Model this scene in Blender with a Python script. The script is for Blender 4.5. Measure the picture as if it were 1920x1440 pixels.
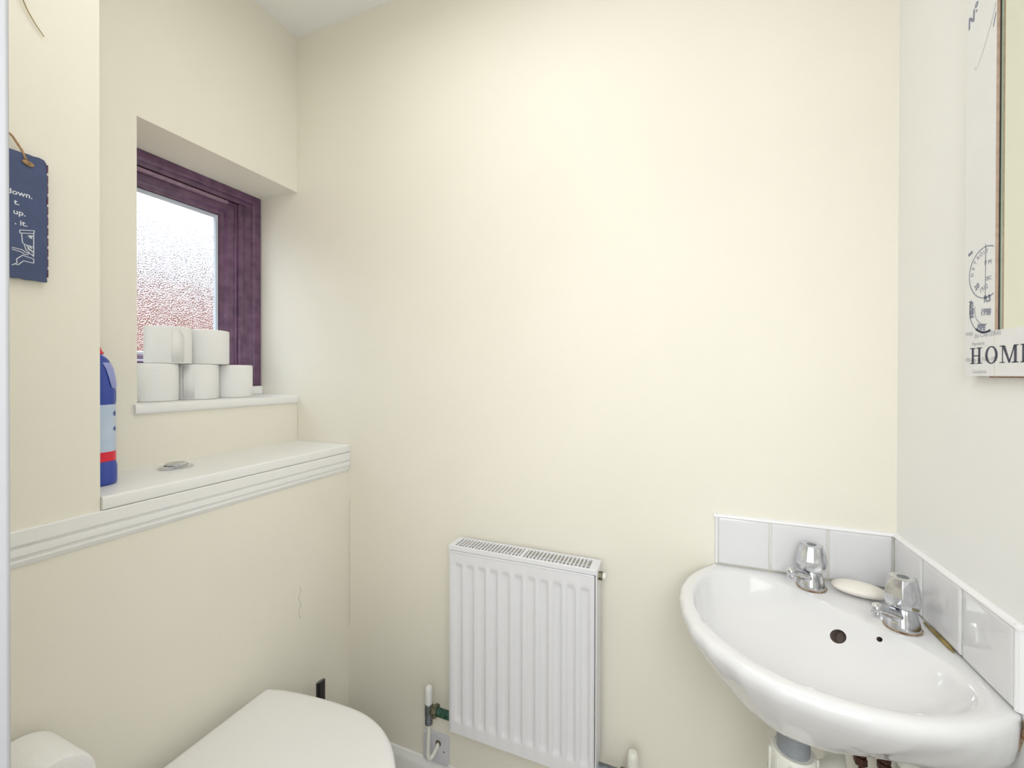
import bpy, bmesh, math, random
from mathutils import Vector, Matrix
from math import sin, cos, pi, radians, sqrt, atan2
random.seed(7)
S = bpy.context.scene
for o in list(bpy.data.objects): bpy.data.objects.remove(o)

# ------------------------------------------------------------------ camera
H = 1.25
yaw, pit, rol, fpx, sy = radians(21.582), radians(-.25), radians(.133), 785.8, -15.5
r_ = Vector((cos(yaw), sin(yaw), 0)); d_ = Vector((-sin(yaw), cos(yaw), 0)); u_ = Vector((0, 0, 1))
F = d_*cos(pit)+u_*sin(pit); u2 = u_*cos(pit)-d_*sin(pit)
R = r_*cos(rol)+u2*sin(rol); U = -r_*sin(rol)+u2*cos(rol)
cam = bpy.data.objects.new('camera', bpy.data.cameras.new('camera'))
S.collection.objects.link(cam); S.camera = cam
m = Matrix.Identity(4)
for i in range(3):
    m[i][0] = R[i]; m[i][1] = U[i]; m[i][2] = -F[i]
m[2][3] = H
cam.matrix_world = m
cam.data.sensor_fit = 'HORIZONTAL'; cam.data.sensor_width = 36
cam.data.lens = fpx/1920*36; cam.data.shift_y = sy/1920
cam.data.clip_start = .01

# ------------------------------------------------------------------ world, lights, exposure
W = bpy.data.worlds.new('overcast_sky'); S.world = W; W.use_nodes = True
nt = W.node_tree; bg = nt.nodes['Background']
bg.inputs[0].default_value = (.84, .92, 1.0, 1)
# overcast sky: brightness rises with elevation, L = Lh * (1 + 2 sin e), darker ground below
wc = nt.nodes.new('ShaderNodeTexCoord'); wx3 = nt.nodes.new('ShaderNodeSeparateXYZ'); wm = nt.nodes.new('ShaderNodeMapRange')
wm.inputs['From Min'].default_value = 0; wm.inputs['From Max'].default_value = 1; wm.inputs['To Min'].default_value = 3.8; wm.inputs['To Max'].default_value = 11.4
wg = nt.nodes.new('ShaderNodeMapRange'); wg.inputs['From Min'].default_value = -.02; wg.inputs['From Max'].default_value = .0; wg.inputs['To Min'].default_value = .6
nt.links.new(wc.outputs['Generated'], wx3.inputs[0]); nt.links.new(wx3.outputs['Z'], wm.inputs['Value']); nt.links.new(wx3.outputs['Z'], wg.inputs['Value'])
wk = nt.nodes.new('ShaderNodeMath'); wk.operation = 'MULTIPLY'; nt.links.new(wm.outputs[0], wk.inputs[0]); nt.links.new(wg.outputs[0], wk.inputs[1]); nt.links.new(wk.outputs[0], bg.inputs[1])
def area(name, loc, rot, sx, sy_, power, col, portal=False):
    l = bpy.data.lights.new(name, 'AREA'); l.shape = 'RECTANGLE'; l.size = sx; l.size_y = sy_
    l.energy = power; l.color = col
    o = bpy.data.objects.new(name, l); S.collection.objects.link(o)
    o.location = loc; o.rotation_euler = rot
    if portal: l.cycles.is_portal = True
    return o
area('window_portal', (-1.52, .85, 1.55), (0, radians(-90), 0), .75, .55, 1, (1, 1, 1), True)
area('ceiling_fill_light', (-.36, .46, 2.36), (0, 0, 0), .90, .60, 2.8, (.98, .985, 1))  # unseen light added under the ceiling to even out the room
area('hall_fill_light', (-.05, -1.74, 1.25), (radians(90), 0, 0), 1.3, 1.7, 8, (.96, .98, 1))  # added fill shining in from the hall, no window stands there
fl_ = area('doorway_fill_light', (.12, -.16, 1.45), (0, 0, 0), .5, .5, 4.5, (.98, .99, 1))  # soft fill added behind the camera to lift the lower left
fl_.rotation_euler = Vector((-.55, .85, -.45)).to_track_quat('-Z', 'Y').to_euler()
S.view_settings.view_transform = 'Standard'; S.view_settings.look = 'None'
S.view_settings.gamma = 1; S.view_settings.use_curve_mapping = False
S.view_settings.exposure = 0.56

# ------------------------------------------------------------------ materials
def srgb(r, g, b):
    f = lambda c: (c/255/12.92) if c/255 <= .04045 else ((c/255+.055)/1.055)**2.4
    return (f(r), f(g), f(b), 1)
def mat(name, col, rough=.5, metal=0, bump=0, bscale=60, var=0, vscale=4, coat=0, col2=None, spec=.5, detail=3):
    m = bpy.data.materials.new(name); m.use_nodes = True
    n = m.node_tree.nodes; l = m.node_tree.links; b = n['Principled BSDF']
    b.inputs['Base Color'].default_value = col; b.inputs['Roughness'].default_value = rough
    b.inputs['Metallic'].default_value = metal; b.inputs['Coat Weight'].default_value = coat
    b.inputs['Specular IOR Level'].default_value = spec
    tc = n.new('ShaderNodeTexCoord')
    if var or col2:
        no = n.new('ShaderNodeTexNoise'); no.inputs['Scale'].default_value = vscale; no.inputs['Detail'].default_value = 4
        l.new(tc.outputs['Object'], no.inputs['Vector'])
        mx = n.new('ShaderNodeMix'); mx.data_type = 'RGBA'
        c2 = col2 or tuple(c*(1-var) for c in col[:3])+(1,)
        mx.inputs['A'].default_value = col; mx.inputs['B'].default_value = c2
        cr = n.new('ShaderNodeMapRange'); cr.inputs['From Min'].default_value = .35; cr.inputs['From Max'].default_value = .65
        l.new(no.outputs['Fac'], cr.inputs['Value']); l.new(cr.outputs['Result'], mx.inputs['Factor'])
        l.new(mx.outputs['Result'], b.inputs['Base Color'])
    if bump:
        no = n.new('ShaderNodeTexNoise'); no.inputs['Scale'].default_value = bscale; no.inputs['Detail'].default_value = detail
        l.new(tc.outputs['Object'], no.inputs['Vector'])
        bp = n.new('ShaderNodeBump'); bp.inputs['Strength'].default_value = bump; bp.inputs['Distance'].default_value = .002
        l.new(no.outputs['Fac'], bp.inputs['Height']); l.new(bp.outputs['Normal'], b.inputs['Normal'])
    return m
M = {}
M['cream'] = mat('cream_emulsion', srgb(243, 239, 225), .62, bump=.12, bscale=90, var=.02, vscale=3)
M['pale'] = mat('cream_emulsion_lit', srgb(249, 249, 247), .6, bump=.12, bscale=90, var=.015, vscale=3)  # the wall cream made paler, window light put into its colour
M['ceil'] = mat('white_ceiling_paint', srgb(250, 250, 249), .8, bump=.1, bscale=70)
M['gloss'] = mat('white_gloss_paint', srgb(243, 243, 241), .28, bump=.04, bscale=40)
M['lining'] = mat('door_lining_shade_grey', srgb(186, 187, 191), .4, bump=.04, bscale=30)  # white lining greyed, its shade put into the colour against the near fill
M['mahog'] = mat('mahogany_stain_flare', srgb(112, 76, 108), .2, bump=.2, bscale=120, col2=srgb(90, 60, 90), vscale=30, coat=.5)  # mahogany lightened towards purple, window flare painted into the stain
M['bead'] = mat('glazing_seal', srgb(196, 204, 214), .4, bump=.03)
M['ceramic'] = mat('white_glazed_ceramic', srgb(234, 234, 235), .09, coat=.4, bump=.01, bscale=8)
M['tile'] = mat('white_glazed_tile', srgb(232, 232, 234), .08, coat=.3, bump=.03, bscale=14)
M['grout'] = mat('tile_grout', srgb(232, 231, 224), .8, col2=srgb(218, 215, 198), vscale=20)
M['trim'] = mat('white_plastic_trim', srgb(245, 245, 247), .3, bump=.02)
M['rad'] = mat('radiator_enamel', srgb(234, 234, 237), .3, bump=.03, bscale=60)
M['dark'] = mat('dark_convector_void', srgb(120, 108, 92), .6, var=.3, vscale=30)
M['chrome'] = mat('worn_chrome', srgb(226, 228, 232), .14, metal=1, bump=.03, bscale=90, var=.25, vscale=60)
M['brass'] = mat('aged_brass', srgb(140, 132, 108), .4, metal=.8, bump=.2, bscale=200, col2=srgb(92, 96, 84), vscale=90)
M['verdi'] = mat('verdigris_brass', srgb(70, 110, 92), .55, metal=.4, bump=.4, bscale=240, col2=srgb(38, 74, 60), vscale=120)
M['vgrey'] = mat('dull_plated_metal', srgb(134, 140, 146), .4, metal=.7, bump=.1, bscale=150, var=.3, vscale=80)
M['wplas'] = mat('white_plastic', srgb(240, 240, 238), .35, bump=.03)
M['plate'] = mat('grey_white_plate', srgb(214, 214, 220), .3, bump=.02)
M['cplas'] = mat('ivory_plastic', srgb(236, 236, 226), .4, bump=.04)
M['gplas'] = mat('grey_threaded_plastic', srgb(146, 150, 154), .35, bump=.05)
M['brown'] = mat('brown_oxidised_copper', srgb(92, 58, 48), .45, metal=.4, bump=.3, bscale=120, var=.4, vscale=60)
M['tissue'] = mat('white_tissue_paper', srgb(246, 246, 244), .95, bump=.6, bscale=260, spec=.1)
M['card'] = mat('grey_cardboard', srgb(190, 184, 172), .9, bump=.2, bscale=150)
M['blue'] = mat('blue_plastic', srgb(52, 76, 170), .25, bump=.03, var=.1)
M['grip'] = mat('pale_blue_grip', srgb(150, 158, 215), .35, bump=.03)
M['red'] = mat('red_plastic', srgb(226, 34, 62), .3, bump=.03)
M['label'] = mat('pale_blue_label', srgb(205, 216, 232), .4, bump=.02, col2=srgb(186, 204, 228), vscale=14)
M['ink_blue'] = mat('blue_ink', srgb(70, 90, 150), .6, bump=.02)
M['slate'] = mat('dark_blue_slate', srgb(74, 87, 126), .34, bump=.5, bscale=60, var=.15, vscale=20)
M['chalk'] = mat('white_paint_print', srgb(228, 232, 240), .7, bump=.05)
M['rope'] = mat('jute_rope', srgb(196, 160, 120), .9, bump=.8, bscale=400, var=.3, vscale=200)
M['twig'] = mat('pale_brown_twig', srgb(176, 156, 112), .8, bump=.3, bscale=200, var=.2, vscale=60)
M['frame'] = mat('whitewashed_frame_board', srgb(240, 240, 240), .6, bump=.1, bscale=80, var=.02, vscale=20)
M['mdf'] = mat('brown_mdf_edge', srgb(196, 170, 150), .8, bump=.2, bscale=200, var=.2, vscale=80)
M['ink'] = mat('dark_slate_ink', srgb(76, 78, 98), .7, bump=.03, var=.1)
M['ink2'] = mat('grey_blue_ink', srgb(146, 150, 172), .7, bump=.03, var=.15, vscale=80)
M['ink3'] = mat('faded_grey_ink', srgb(196, 198, 206), .7, bump=.03, var=.1)
M['mirror'] = mat('silvered_mirror', (.77, .79, .71, 1), .015, metal=1)
M['medge'] = mat('green_glass_edge', srgb(168, 186, 168), .2, bump=.02)
M['soap'] = mat('ivory_soap', srgb(248, 243, 233), .38, bump=.06, bscale=40)
M['soap'].node_tree.nodes['Principled BSDF'].inputs['Subsurface Weight'].default_value = .03
M['soap'].node_tree.nodes['Principled BSDF'].inputs['Subsurface Radius'].default_value = (.01, .008, .006)
M['black'] = mat('black_plastic', srgb(34, 34, 38), .25, bump=.03)
M['seat'] = mat('white_seat_plastic', srgb(241, 240, 239), .25, bump=.01, bscale=6)
M['floor'] = mat('pale_vinyl_floor', srgb(222, 218, 210), .4, bump=.1, var=.15, vscale=6)
M['mould'] = mat('yellowed_sealant', srgb(172, 152, 92), .7, bump=.2, bscale=200, var=.4, vscale=80)
M['rust'] = mat('rust_stained_sealant', srgb(120, 84, 60), .7, bump=.2, bscale=200, col2=srgb(178, 160, 130), vscale=120)
M['crackm'] = mat('hairline_crack_tone', srgb(176, 170, 150), .9, bump=.2)
M['render'] = mat('neighbour_render', srgb(84, 84, 84), .9, bump=.2, spec=.05)
M['roof'] = mat('grey_roof_tile', srgb(44, 47, 56), .9, bump=.3, spec=.05)
M['hole'] = mat('drilled_hole_shade', srgb(120, 108, 100), .6, bump=.1)  # dark tone painted in as the shade inside the drilled holes

# brick of the neighbouring house (seen only through obscured glass)
mb = mat('red_brickwork', srgb(170, 96, 78), .9, bump=.2, spec=.05)
n = mb.node_tree.nodes; l = mb.node_tree.links
bt = n.new('ShaderNodeTexBrick'); bt.inputs['Color1'].default_value = srgb(100, 62, 52); bt.inputs['Color2'].default_value = srgb(88, 54, 46)
bt.inputs['Mortar'].default_value = srgb(98, 80, 70); bt.inputs['Scale'].default_value = 4.4
mp = n.new('ShaderNodeMapping'); mp.inputs['Rotation'].default_value = (0, radians(90), radians(90)); tc = n.new('ShaderNodeTexCoord')
l.new(tc.outputs['Object'], mp.inputs[0]); l.new(mp.outputs[0], bt.inputs['Vector']); l.new(bt.outputs['Color'], n['Principled BSDF'].inputs['Base Color'])
M['brick'] = mb

# obscured glass: fine dimpled relief, part straight-through, part scattered
g = bpy.data.materials.new('obscured_glass'); g.use_nodes = True
n = g.node_tree.nodes; l = g.node_tree.links; n.clear()
out = n.new('ShaderNodeOutputMaterial'); mx = n.new('ShaderNodeMixShader'); tr = n.new('ShaderNodeBsdfTransparent')
rf = n.new('ShaderNodeBsdfRefraction'); rf.inputs['Roughness'].default_value = .06; rf.inputs['IOR'].default_value = 1.25
gl = n.new('ShaderNodeBsdfGlossy'); gl.inputs['Roughness'].default_value = .15; mx2 = n.new('ShaderNodeMixShader')
tc = n.new('ShaderNodeTexCoord'); vo = n.new('ShaderNodeTexVoronoi'); vo.inputs['Scale'].default_value = 300
no = n.new('ShaderNodeTexNoise'); no.inputs['Scale'].default_value = 260; no.inputs['Detail'].default_value = 2
l.new(tc.outputs['Object'], vo.inputs['Vector']); l.new(tc.outputs['Object'], no.inputs['Vector'])
ad = n.new('ShaderNodeMath'); ad.operation = 'ADD'; l.new(vo.outputs['Distance'], ad.inputs[0]); l.new(no.outputs['Fac'], ad.inputs[1])
bp = n.new('ShaderNodeBump'); bp.inputs['Strength'].default_value = 1; bp.inputs['Distance'].default_value = .003
l.new(ad.outputs[0], bp.inputs['Height']); l.new(bp.outputs[0], rf.inputs['Normal']); l.new(bp.outputs[0], gl.inputs['Normal'])
tr.inputs[0].default_value = (.97, .985, 1, 1)
mx.inputs[0].default_value = .52; l.new(tr.outputs[0], mx.inputs[1]); l.new(rf.outputs[0], mx.inputs[2])
mx2.inputs[0].default_value = .05; l.new(mx.outputs[0], mx2.inputs[1]); l.new(gl.outputs[0], mx2.inputs[2])
l.new(mx2.outputs[0], out.inputs[0]); M['glass'] = g

# ------------------------------------------------------------------ helpers
def tag(o, label=None, cat=None, group=None, kind=None):
    if label: o['label'] = label
    if cat: o['category'] = cat
    if group: o['group'] = group
    if kind: o['kind'] = kind
    return o
def thing(name, loc, label, cat, group=None, rz=0):
    o = bpy.data.objects.new(name, None); S.collection.objects.link(o)
    o.location = loc; o.rotation_euler = (0, 0, rz); o.empty_display_size = .05
    return tag(o, label, cat, group)
def obj(name, bm, m, parent=None, smooth=True, angle=35, loc=None, bevel=0, segs=2, recalc=True):
    if recalc: bmesh.ops.recalc_face_normals(bm, faces=bm.faces)
    me = bpy.data.meshes.new(name); bm.to_mesh(me); bm.free()
    for mm in (m if isinstance(m, (list, tuple)) else [m]): me.materials.append(mm)
    o = bpy.data.objects.new(name, me); S.collection.objects.link(o)
    if smooth: me.shade_smooth(); me.set_sharp_from_angle(angle=radians(angle))
    if bevel:
        b = o.modifiers.new('bevel', 'BEVEL'); b.width = bevel; b.segments = segs; b.limit_method = 'ANGLE'; b.angle_limit = radians(40)
        b.harden_normals = False
    if loc: o.location = loc
    if parent:
        o.parent = parent
        if parent.type == 'EMPTY' or True:
            o.matrix_parent_inverse = Matrix.Identity(4)
    return o
# all geometry is authored in world metres (z above floor); 'org' shifts it to its thing's base
def box(bm, x0, x1, y0, y1, z0, z1, org=(0, 0, 0)):
    v = [bm.verts.new((x-org[0], y-org[1], z-org[2])) for x in (x0, x1) for y in (y0, y1) for z in (z0, z1)]
    for f in ((0, 1, 3, 2), (4, 6, 7, 5), (0, 4, 5, 1), (2, 3, 7, 6), (0, 2, 6, 4), (1, 5, 7, 3)):
        bm.faces.new([v[i] for i in f])
    return bm
def BX(*a, org=(0, 0, 0)): return box(bmesh.new(), *a, org=org)
def loft(rings, cap0=True, cap1=True, closed=True, bm=None):
    bm = bm or bmesh.new(); R_ = [[bm.verts.new(p) for p in r] for r in rings]; n = len(rings[0])
    for a, b in zip(R_, R_[1:]):
        for i in range(n if closed else n-1):
            j = (i+1) % n; bm.faces.new((a[i], a[j], b[j], b[i]))
    if cap0: bm.faces.new(R_[0][::-1])
    if cap1: bm.faces.new(R_[-1])
    return bm
def frame_of(d):
    d = Vector(d).normalized(); a = Vector((0, 0, 1)) if abs(d.z) < .9 else Vector((1, 0, 0))
    x = d.cross(a).normalized(); return x, x.cross(d).normalized(), d
def lathe(prof, base=(0, 0, 0), axis=(0, 0, 1), n=32, bm=None, cap0=True, cap1=True, phase=0):
    x, y, d = frame_of(axis); b = Vector(base)
    return loft([[b+d*h+(x*cos(2*pi*i/n+phase)+y*sin(2*pi*i/n+phase))*r for i in range(n)] for r, h in prof], cap0, cap1, bm=bm)
def tube(pts, r, n=12, bm=None, closed=False):
    bm = bm or bmesh.new(); P = [Vector(p) for p in pts]; rings = []
    rr = r if isinstance(r, (list, tuple)) else [r]*len(P)
    up = None
    for i, p in enumerate(P):
        t = (P[min(i+1, len(P)-1)]-P[max(i-1, 0)]).normalized()
        if up is None: x, y, _ = frame_of(t)
        else:
            x = (up-t*up.dot(t)).normalized(); y = t.cross(x)
        up = x
        rings.append([p+(x*cos(2*pi*k/n)+y*sin(2*pi*k/n))*rr[i] for k in range(n)])
    return loft(rings, bm=bm)
def prism(poly, ax, a0, a1, bm=None):
    """extrude 2-D polygon along axis ax; poly coords are the other two axes in order"""
    bm = bm or bmesh.new()
    def P(p, t):
        q = list(p); q.insert(ax, t); return q
    return loft([[P(p, a0) for p in poly], [P(p, a1) for p in poly]], bm=bm)
def sweep_rect(prof, y0, y1, z0, z1, X, bm=None):
    """mitred frame: profile (inset, depth) swept round a rectangle in the plane x=X, depth goes to -x"""
    bm = bm or bmesh.new(); rings = []
    for d, x in prof:
        rings.append([(X-x, y0+d, z0+d), (X-x, y1-d, z0+d), (X-x, y1-d, z1-d), (X-x, y0+d, z1-d)])
    loops = [[bm.verts.new(p) for p in r] for r in rings]
    for a, b in zip(loops, loops[1:]+loops[:1]):
        for i in range(4):
            j = (i+1) % 4; bm.faces.new((a[i], a[j], b[j], b[i]))
    return bm
def catmull(P, per=8, closed=True):
    out = []; n = len(P); rng = n if closed else n-1
    for i in range(rng):
        p0, p1, p2, p3 = [Vector(P[(i+k) % n] if closed else P[min(max(i+k, 0), n-1)]) for k in (-1, 0, 1, 2)]
        for s in range(per):
            t = s/per
            out.append(.5*((2*p1)+(p2-p0)*t+(2*p0-5*p1+4*p2-p3)*t*t+(3*p1-p0-3*p2+p3)*t**3))
    if not closed: out.append(Vector(P[-1]))
    return out
def merge(bm, other):
    me = bpy.data.meshes.new('t'); other.to_mesh(me); other.free(); bm.from_mesh(me); bpy.data.meshes.remove(me); return bm
def ribbon(bm, pts, w, X, sgn=1):
    """flat stroke on plane x=X from (y,z) points"""
    P = [Vector((p[0], p[1])) for p in pts]; L = []; 
    for i, p in enumerate(P):
        t = (P[min(i+1, len(P)-1)]-P[max(i-1, 0)]).normalized(); nn = Vector((-t.y, t.x))*w/2
        L.append((bm.verts.new((X, p.x+nn.x, p.y+nn.y)), bm.verts.new((X, p.x-nn.x, p.y-nn.y))))
    for a, b in zip(L, L[1:]): bm.faces.new((a[0], a[1], b[1], b[0]))
    return bm
def text_bm(txt, size, origin, ydir, zdir, shear=0, bm=None, align='LEFT', bold=0, sx=1):
    """flat lettering with built-in font: origin = baseline point, ydir/zdir world directions of reading and up"""
    cu = bpy.data.curves.new('t', 'FONT'); cu.body = txt; cu.size = size; cu.shear = shear; cu.align_x = align; cu.offset = bold
    cu.resolution_u = 3
    to = bpy.data.objects.new('t', cu); S.collection.objects.link(to)
    dg = bpy.context.evaluated_depsgraph_get(); me = bpy.data.meshes.new_from_object(to.evaluated_get(dg))
    b2 = bmesh.new(); b2.from_mesh(me)
    a, b, o = Vector(ydir), Vector(zdir), Vector(origin)
    for v in b2.verts: v.co = o+a*v.co.x*sx+b*v.co.y
    bpy.data.objects.remove(to); bpy.data.curves.remove(cu); bpy.data.meshes.remove(me)
    if bm is None: return b2
    return merge(bm, b2)

# ------------------------------------------------------------------ structure
XW, XB, XR, XG, D, YP, YF = -1.254, -1.022, .423, -1.433, 1.10, .453, .143
ZC = 1.182+H
RY0, RY1, RZ0, RZ1 = .628, D, H-.095, H+.640      # window recess
def struct(name, bm, m, parent=None, **k):
    o = obj(name, bm, m, parent, **k)
    if parent is None: o['kind'] = 'structure'
    return o
struct('wall_far', BX(-1.53, .55, D, D+.12, -.0, ZC+.1), M['cream'], smooth=False)
# window wall with recess opening
bm = bmesh.new()
box(bm, -1.62, XW, YP-.35, RY0, 0, ZC+.1); box(bm, -1.62, XW, RY0, D, RZ1, ZC+.1); box(bm, -1.62, XW, RY0, D, 0, RZ0)
struct('wall_left', bm, M['cream'], smooth=False)
bm = bmesh.new()
box(bm, XW, XB, -.1, YP, 0, ZC+.1)
struct('wall_left_pier', bm, M['cream'], smooth=False)
struct('wall_left_boxing', BX(XW, XB, YP, D, 0, H-.262), M['cream'], smooth=False)
struct('wall_right', BX(XR, XR+.12, -.1, D, 0, ZC+.1), M['pale'], smooth=False)
bm = bmesh.new()
box(bm, XB, -.445, .0, YF-.004, 0, ZC+.1); box(bm, -.445, .36, .0, YF-.004, 2.06, ZC+.1); box(bm, .36, XR, .0, YF-.004, 0, ZC+.1)
struct('wall_near', bm, M['cream'], smooth=False)
struct('ceiling', BX(-1.9, .6, -.02, D+.1, ZC, ZC+.12), M['ceil'], smooth=False)
struct('floor', BX(-1.6, 1.2, -1.9, D+.1, -.1, 0), M['floor'], smooth=False)
# hallway behind the camera
struct('wall_hall_back', BX(-1.2, 1.1, -1.9, -1.8, 0, 2.6), M['pale'], smooth=False)
struct('wall_hall_left', BX(-1.2, -1.1, -1.8, 0, 0, 2.6), M['pale'], smooth=False)
struct('wall_hall_right', BX(1.0, 1.1, -1.8, 0, 0, 2.6), M['pale'], smooth=False)
struct('wall_hall_front', BX(.45, 1.0, -.1, 0, 0, 2.6), M['pale'], smooth=False)
struct('ceiling_hall', BX(-1.2, 1.1, -1.9, 0.0, 2.5, 2.6), M['ceil'], smooth=False)
# door lining
def dl(x0, x1, y0, y1, z0, z1):
    return BX(x0, x1, y0, y1, z0, z1)
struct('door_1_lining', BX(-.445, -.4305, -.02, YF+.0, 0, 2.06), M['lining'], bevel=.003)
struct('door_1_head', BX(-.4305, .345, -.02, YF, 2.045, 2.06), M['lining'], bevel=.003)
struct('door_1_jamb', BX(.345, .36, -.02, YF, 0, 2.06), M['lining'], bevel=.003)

# window: frame > outer frame, casement, bead, pane
w = obj('window_1', sweep_rect([(0, 0), (.004, -.003), (.026, -.003), (.031, 0), (.034, .006), (.038, .010), (.046, .012), (.048, .03), (.048, .075), (0, .075)],
        .585, D-.001, H-.045, H+.645, XG), M['mahog'], angle=30); w['kind'] = 'structure'
cz = (.585+.049, D-.050-.026, H-.045+.049, H+.645-.049)
obj('casement_frame', sweep_rect([(0, .018), (.006, .016), (.010, .016), (.012, .021), (.030, .022), (.034, .026), (.038, .034), (.046, .036), (.050, .040), (.052, .060), (0, .060)],
        cz[0], cz[1], cz[2], cz[3], XG), M['mahog'], w, angle=30)
obj('frame_stop', prism([(XG-.075, D-.0765), (XG-.014, D-.0765), (XG-.010, D-.0735), (XG-.010, D-.066), (XG-.013, D-.064), (XG-.013, D-.058), (XG-.010, D-.056), (XG-.010, D-.0485), (XG-.075, D-.0485)], 2, H+.005, H+.596), M['mahog'], w, angle=25)
e = .052
obj('glazing_bead', sweep_rect([(0, .042), (.007, .043), (.009, .047), (.009, .054), (0, .054)], cz[0]+e, cz[1]-e, cz[2]+e, cz[3]-e, XG), M['bead'], w)
obj('glass_pane', BX(XG-.053, XG-.049, cz[0]+e+.002, cz[1]-e-.002, cz[2]+e+.002, cz[3]-e-.002), M['glass'], w, smooth=False)
# flaked strip of old sealant along the casement head
bm = bmesh.new(); P = []
box(bm, XG-.022, XG-.008, .66, .985, cz[3]-.012, cz[3]-.003)
obj('draught_strip', bm, mat('pinkish_seal', srgb(170, 140, 160), .7, bump=.4, bscale=200, var=.3, vscale=60), w, bevel=.001)

# window sill board with rounded nose
def nose(x0, xf, zt, zb, slope=0, n=8):
    r = (zt-zb)/2; P = [(x0, zb), (xf-r, zb)]
    P += [(xf-r+r*sin(a), zb+r-r*cos(a)) for a in [pi*k/n for k in range(1, n)]]
    P += [(xf-r, zt), (x0, zt)]
    return P
def nose2(x0, xf, zt, zb, r=.005):
    P = [(x0, zb), (xf-r, zb)]+[(xf-r+r*sin(a), zb+r-r*cos(a)) for a in (pi/8, pi/4, 3*pi/8, pi/2)]
    P += [(xf-r+r*cos(a), zt-r+r*sin(a)) for a in (0, pi/8, pi/4, 3*pi/8, pi/2)]+[(x0, zt)]
    return P
struct('trim_window_sill', prism(nose2(XG-.07, XW+.009, H-.077, H-.105, .009), 1, .621, D-.001), M['gloss'])
struct('trim_sill_upstand', BX(XG-.07, XG+.012, .628, D-.001, H-.077, H-.046), M['pale'], bevel=.003)
# plaster reveals of the window recess
struct('trim_shelf', prism(nose2(XW, XB+.007, H-.236, H-.2615, .004), 1, YP+.001, D-.001), M['gloss'])
# dado moulding below the shelf
pz = [(0, -.2620), (.0075, -.2620), (.0085, -.2635), (.0085, -.2860), (.0070, -.2880), (.0040, -.2890), (.0040, -.2915), (.0075, -.2930), (.0080, -.2960), (.0075, -.3050),
      (.0050, -.3070), (.0030, -.3080), (.0030, -.3105), (.0055, -.3120), (.0060, -.3150), (.0030, -.3225), (.0015, -.3245), (0, -.3250)]
struct('trim_dado', prism([(XB+x, H+z) for x, z in pz], 1, YF-.003, D-.001), M['gloss'], angle=20)
# skirting
sk = [(0, 0), (-.015, 0), (-.015, .05), (-.013, .058), (-.008, .063), (-.006, .070), (0, .072)]
struct('baseboard_far', prism([(D+y, z) for y, z in sk], 0, XB+.015, XR-.001), M['gloss'])
struct('baseboard_left', prism([(XB-y, z) for y, z in sk], 1, YF+.01, D-.0), M['gloss'])
struct('baseboard_right', prism([(XR+y, z) for y, z in sk], 1, YF+.01, D-.015), M['gloss'])

# hairline cracks in the paint, thin slivers in a darker tone
def crack(name, pts, nrm, w=.0007):
    bm = bmesh.new(); n = Vector(nrm)
    P = [Vector(p) for p in pts]
    for a, b in zip(P, P[1:]):
        t = (b-a).normalized(); s = n.cross(t)*w/2
        q = [a+s, a-s, b-s, b+s]; lo = [bm.verts.new(p) for p in q]; hi = [bm.verts.new(p+n*.0004) for p in q]
        bm.faces.new(hi)
        for i in range(4): bm.faces.new((lo[i], lo[(i+1) % 4], hi[(i+1) % 4], hi[i]))
    return bm
z = H
pl = bpy.data.objects['wall_left_boxing']
P = [(XB, .905+.004*sin(i*1.7)+.003*random.random(), H-.62-.012*i) for i in range(9)]
obj('paint_crack', crack('c', P, (1, 0, 0)), M['crackm'], pl, smooth=False)
pl = bpy.data.objects['wall_far']
P = [(XB+.004+.0015*random.random(), D, H-.42-.03*i) for i in range(15)]
obj('paint_crack', crack('c', P, (0, -1, 0), .0009), M['crackm'], pl, smooth=False)
P = [(XW+.003+.002*random.random(), D, H-.125-.012*i) for i in range(9)]
obj('paint_crack', crack('c', P, (0, -1, 0), .0009), M['crackm'], pl, smooth=False)

# ------------------------------------------------------------------ exterior seen through the obscured glass
nb = thing('brick_house', (-3.2, 2.3, 0), 'red brick house with grey roof outside, blurred through the obscured window glass', 'house')
o3 = (-3.2, 2.3, 0)
obj('brick_wall', BX(-6.4, -3.2, -1, 7.5, -3, H+.62, org=o3), M['brick'], nb, smooth=False)
obj('fascia', BX(-3.22, -3.10, -1.1, 7.6, H+.62, H+.75, org=o3), M['render'], nb, smooth=False)
obj('roof', prism([(-3.08-o3[0], H+.75), (-4.8-o3[0], H+1.55), (-6.5-o3[0], H+.75)], 1, -1.2-o3[1], 7.7-o3[1]), M['roof'], nb, smooth=False)

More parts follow.
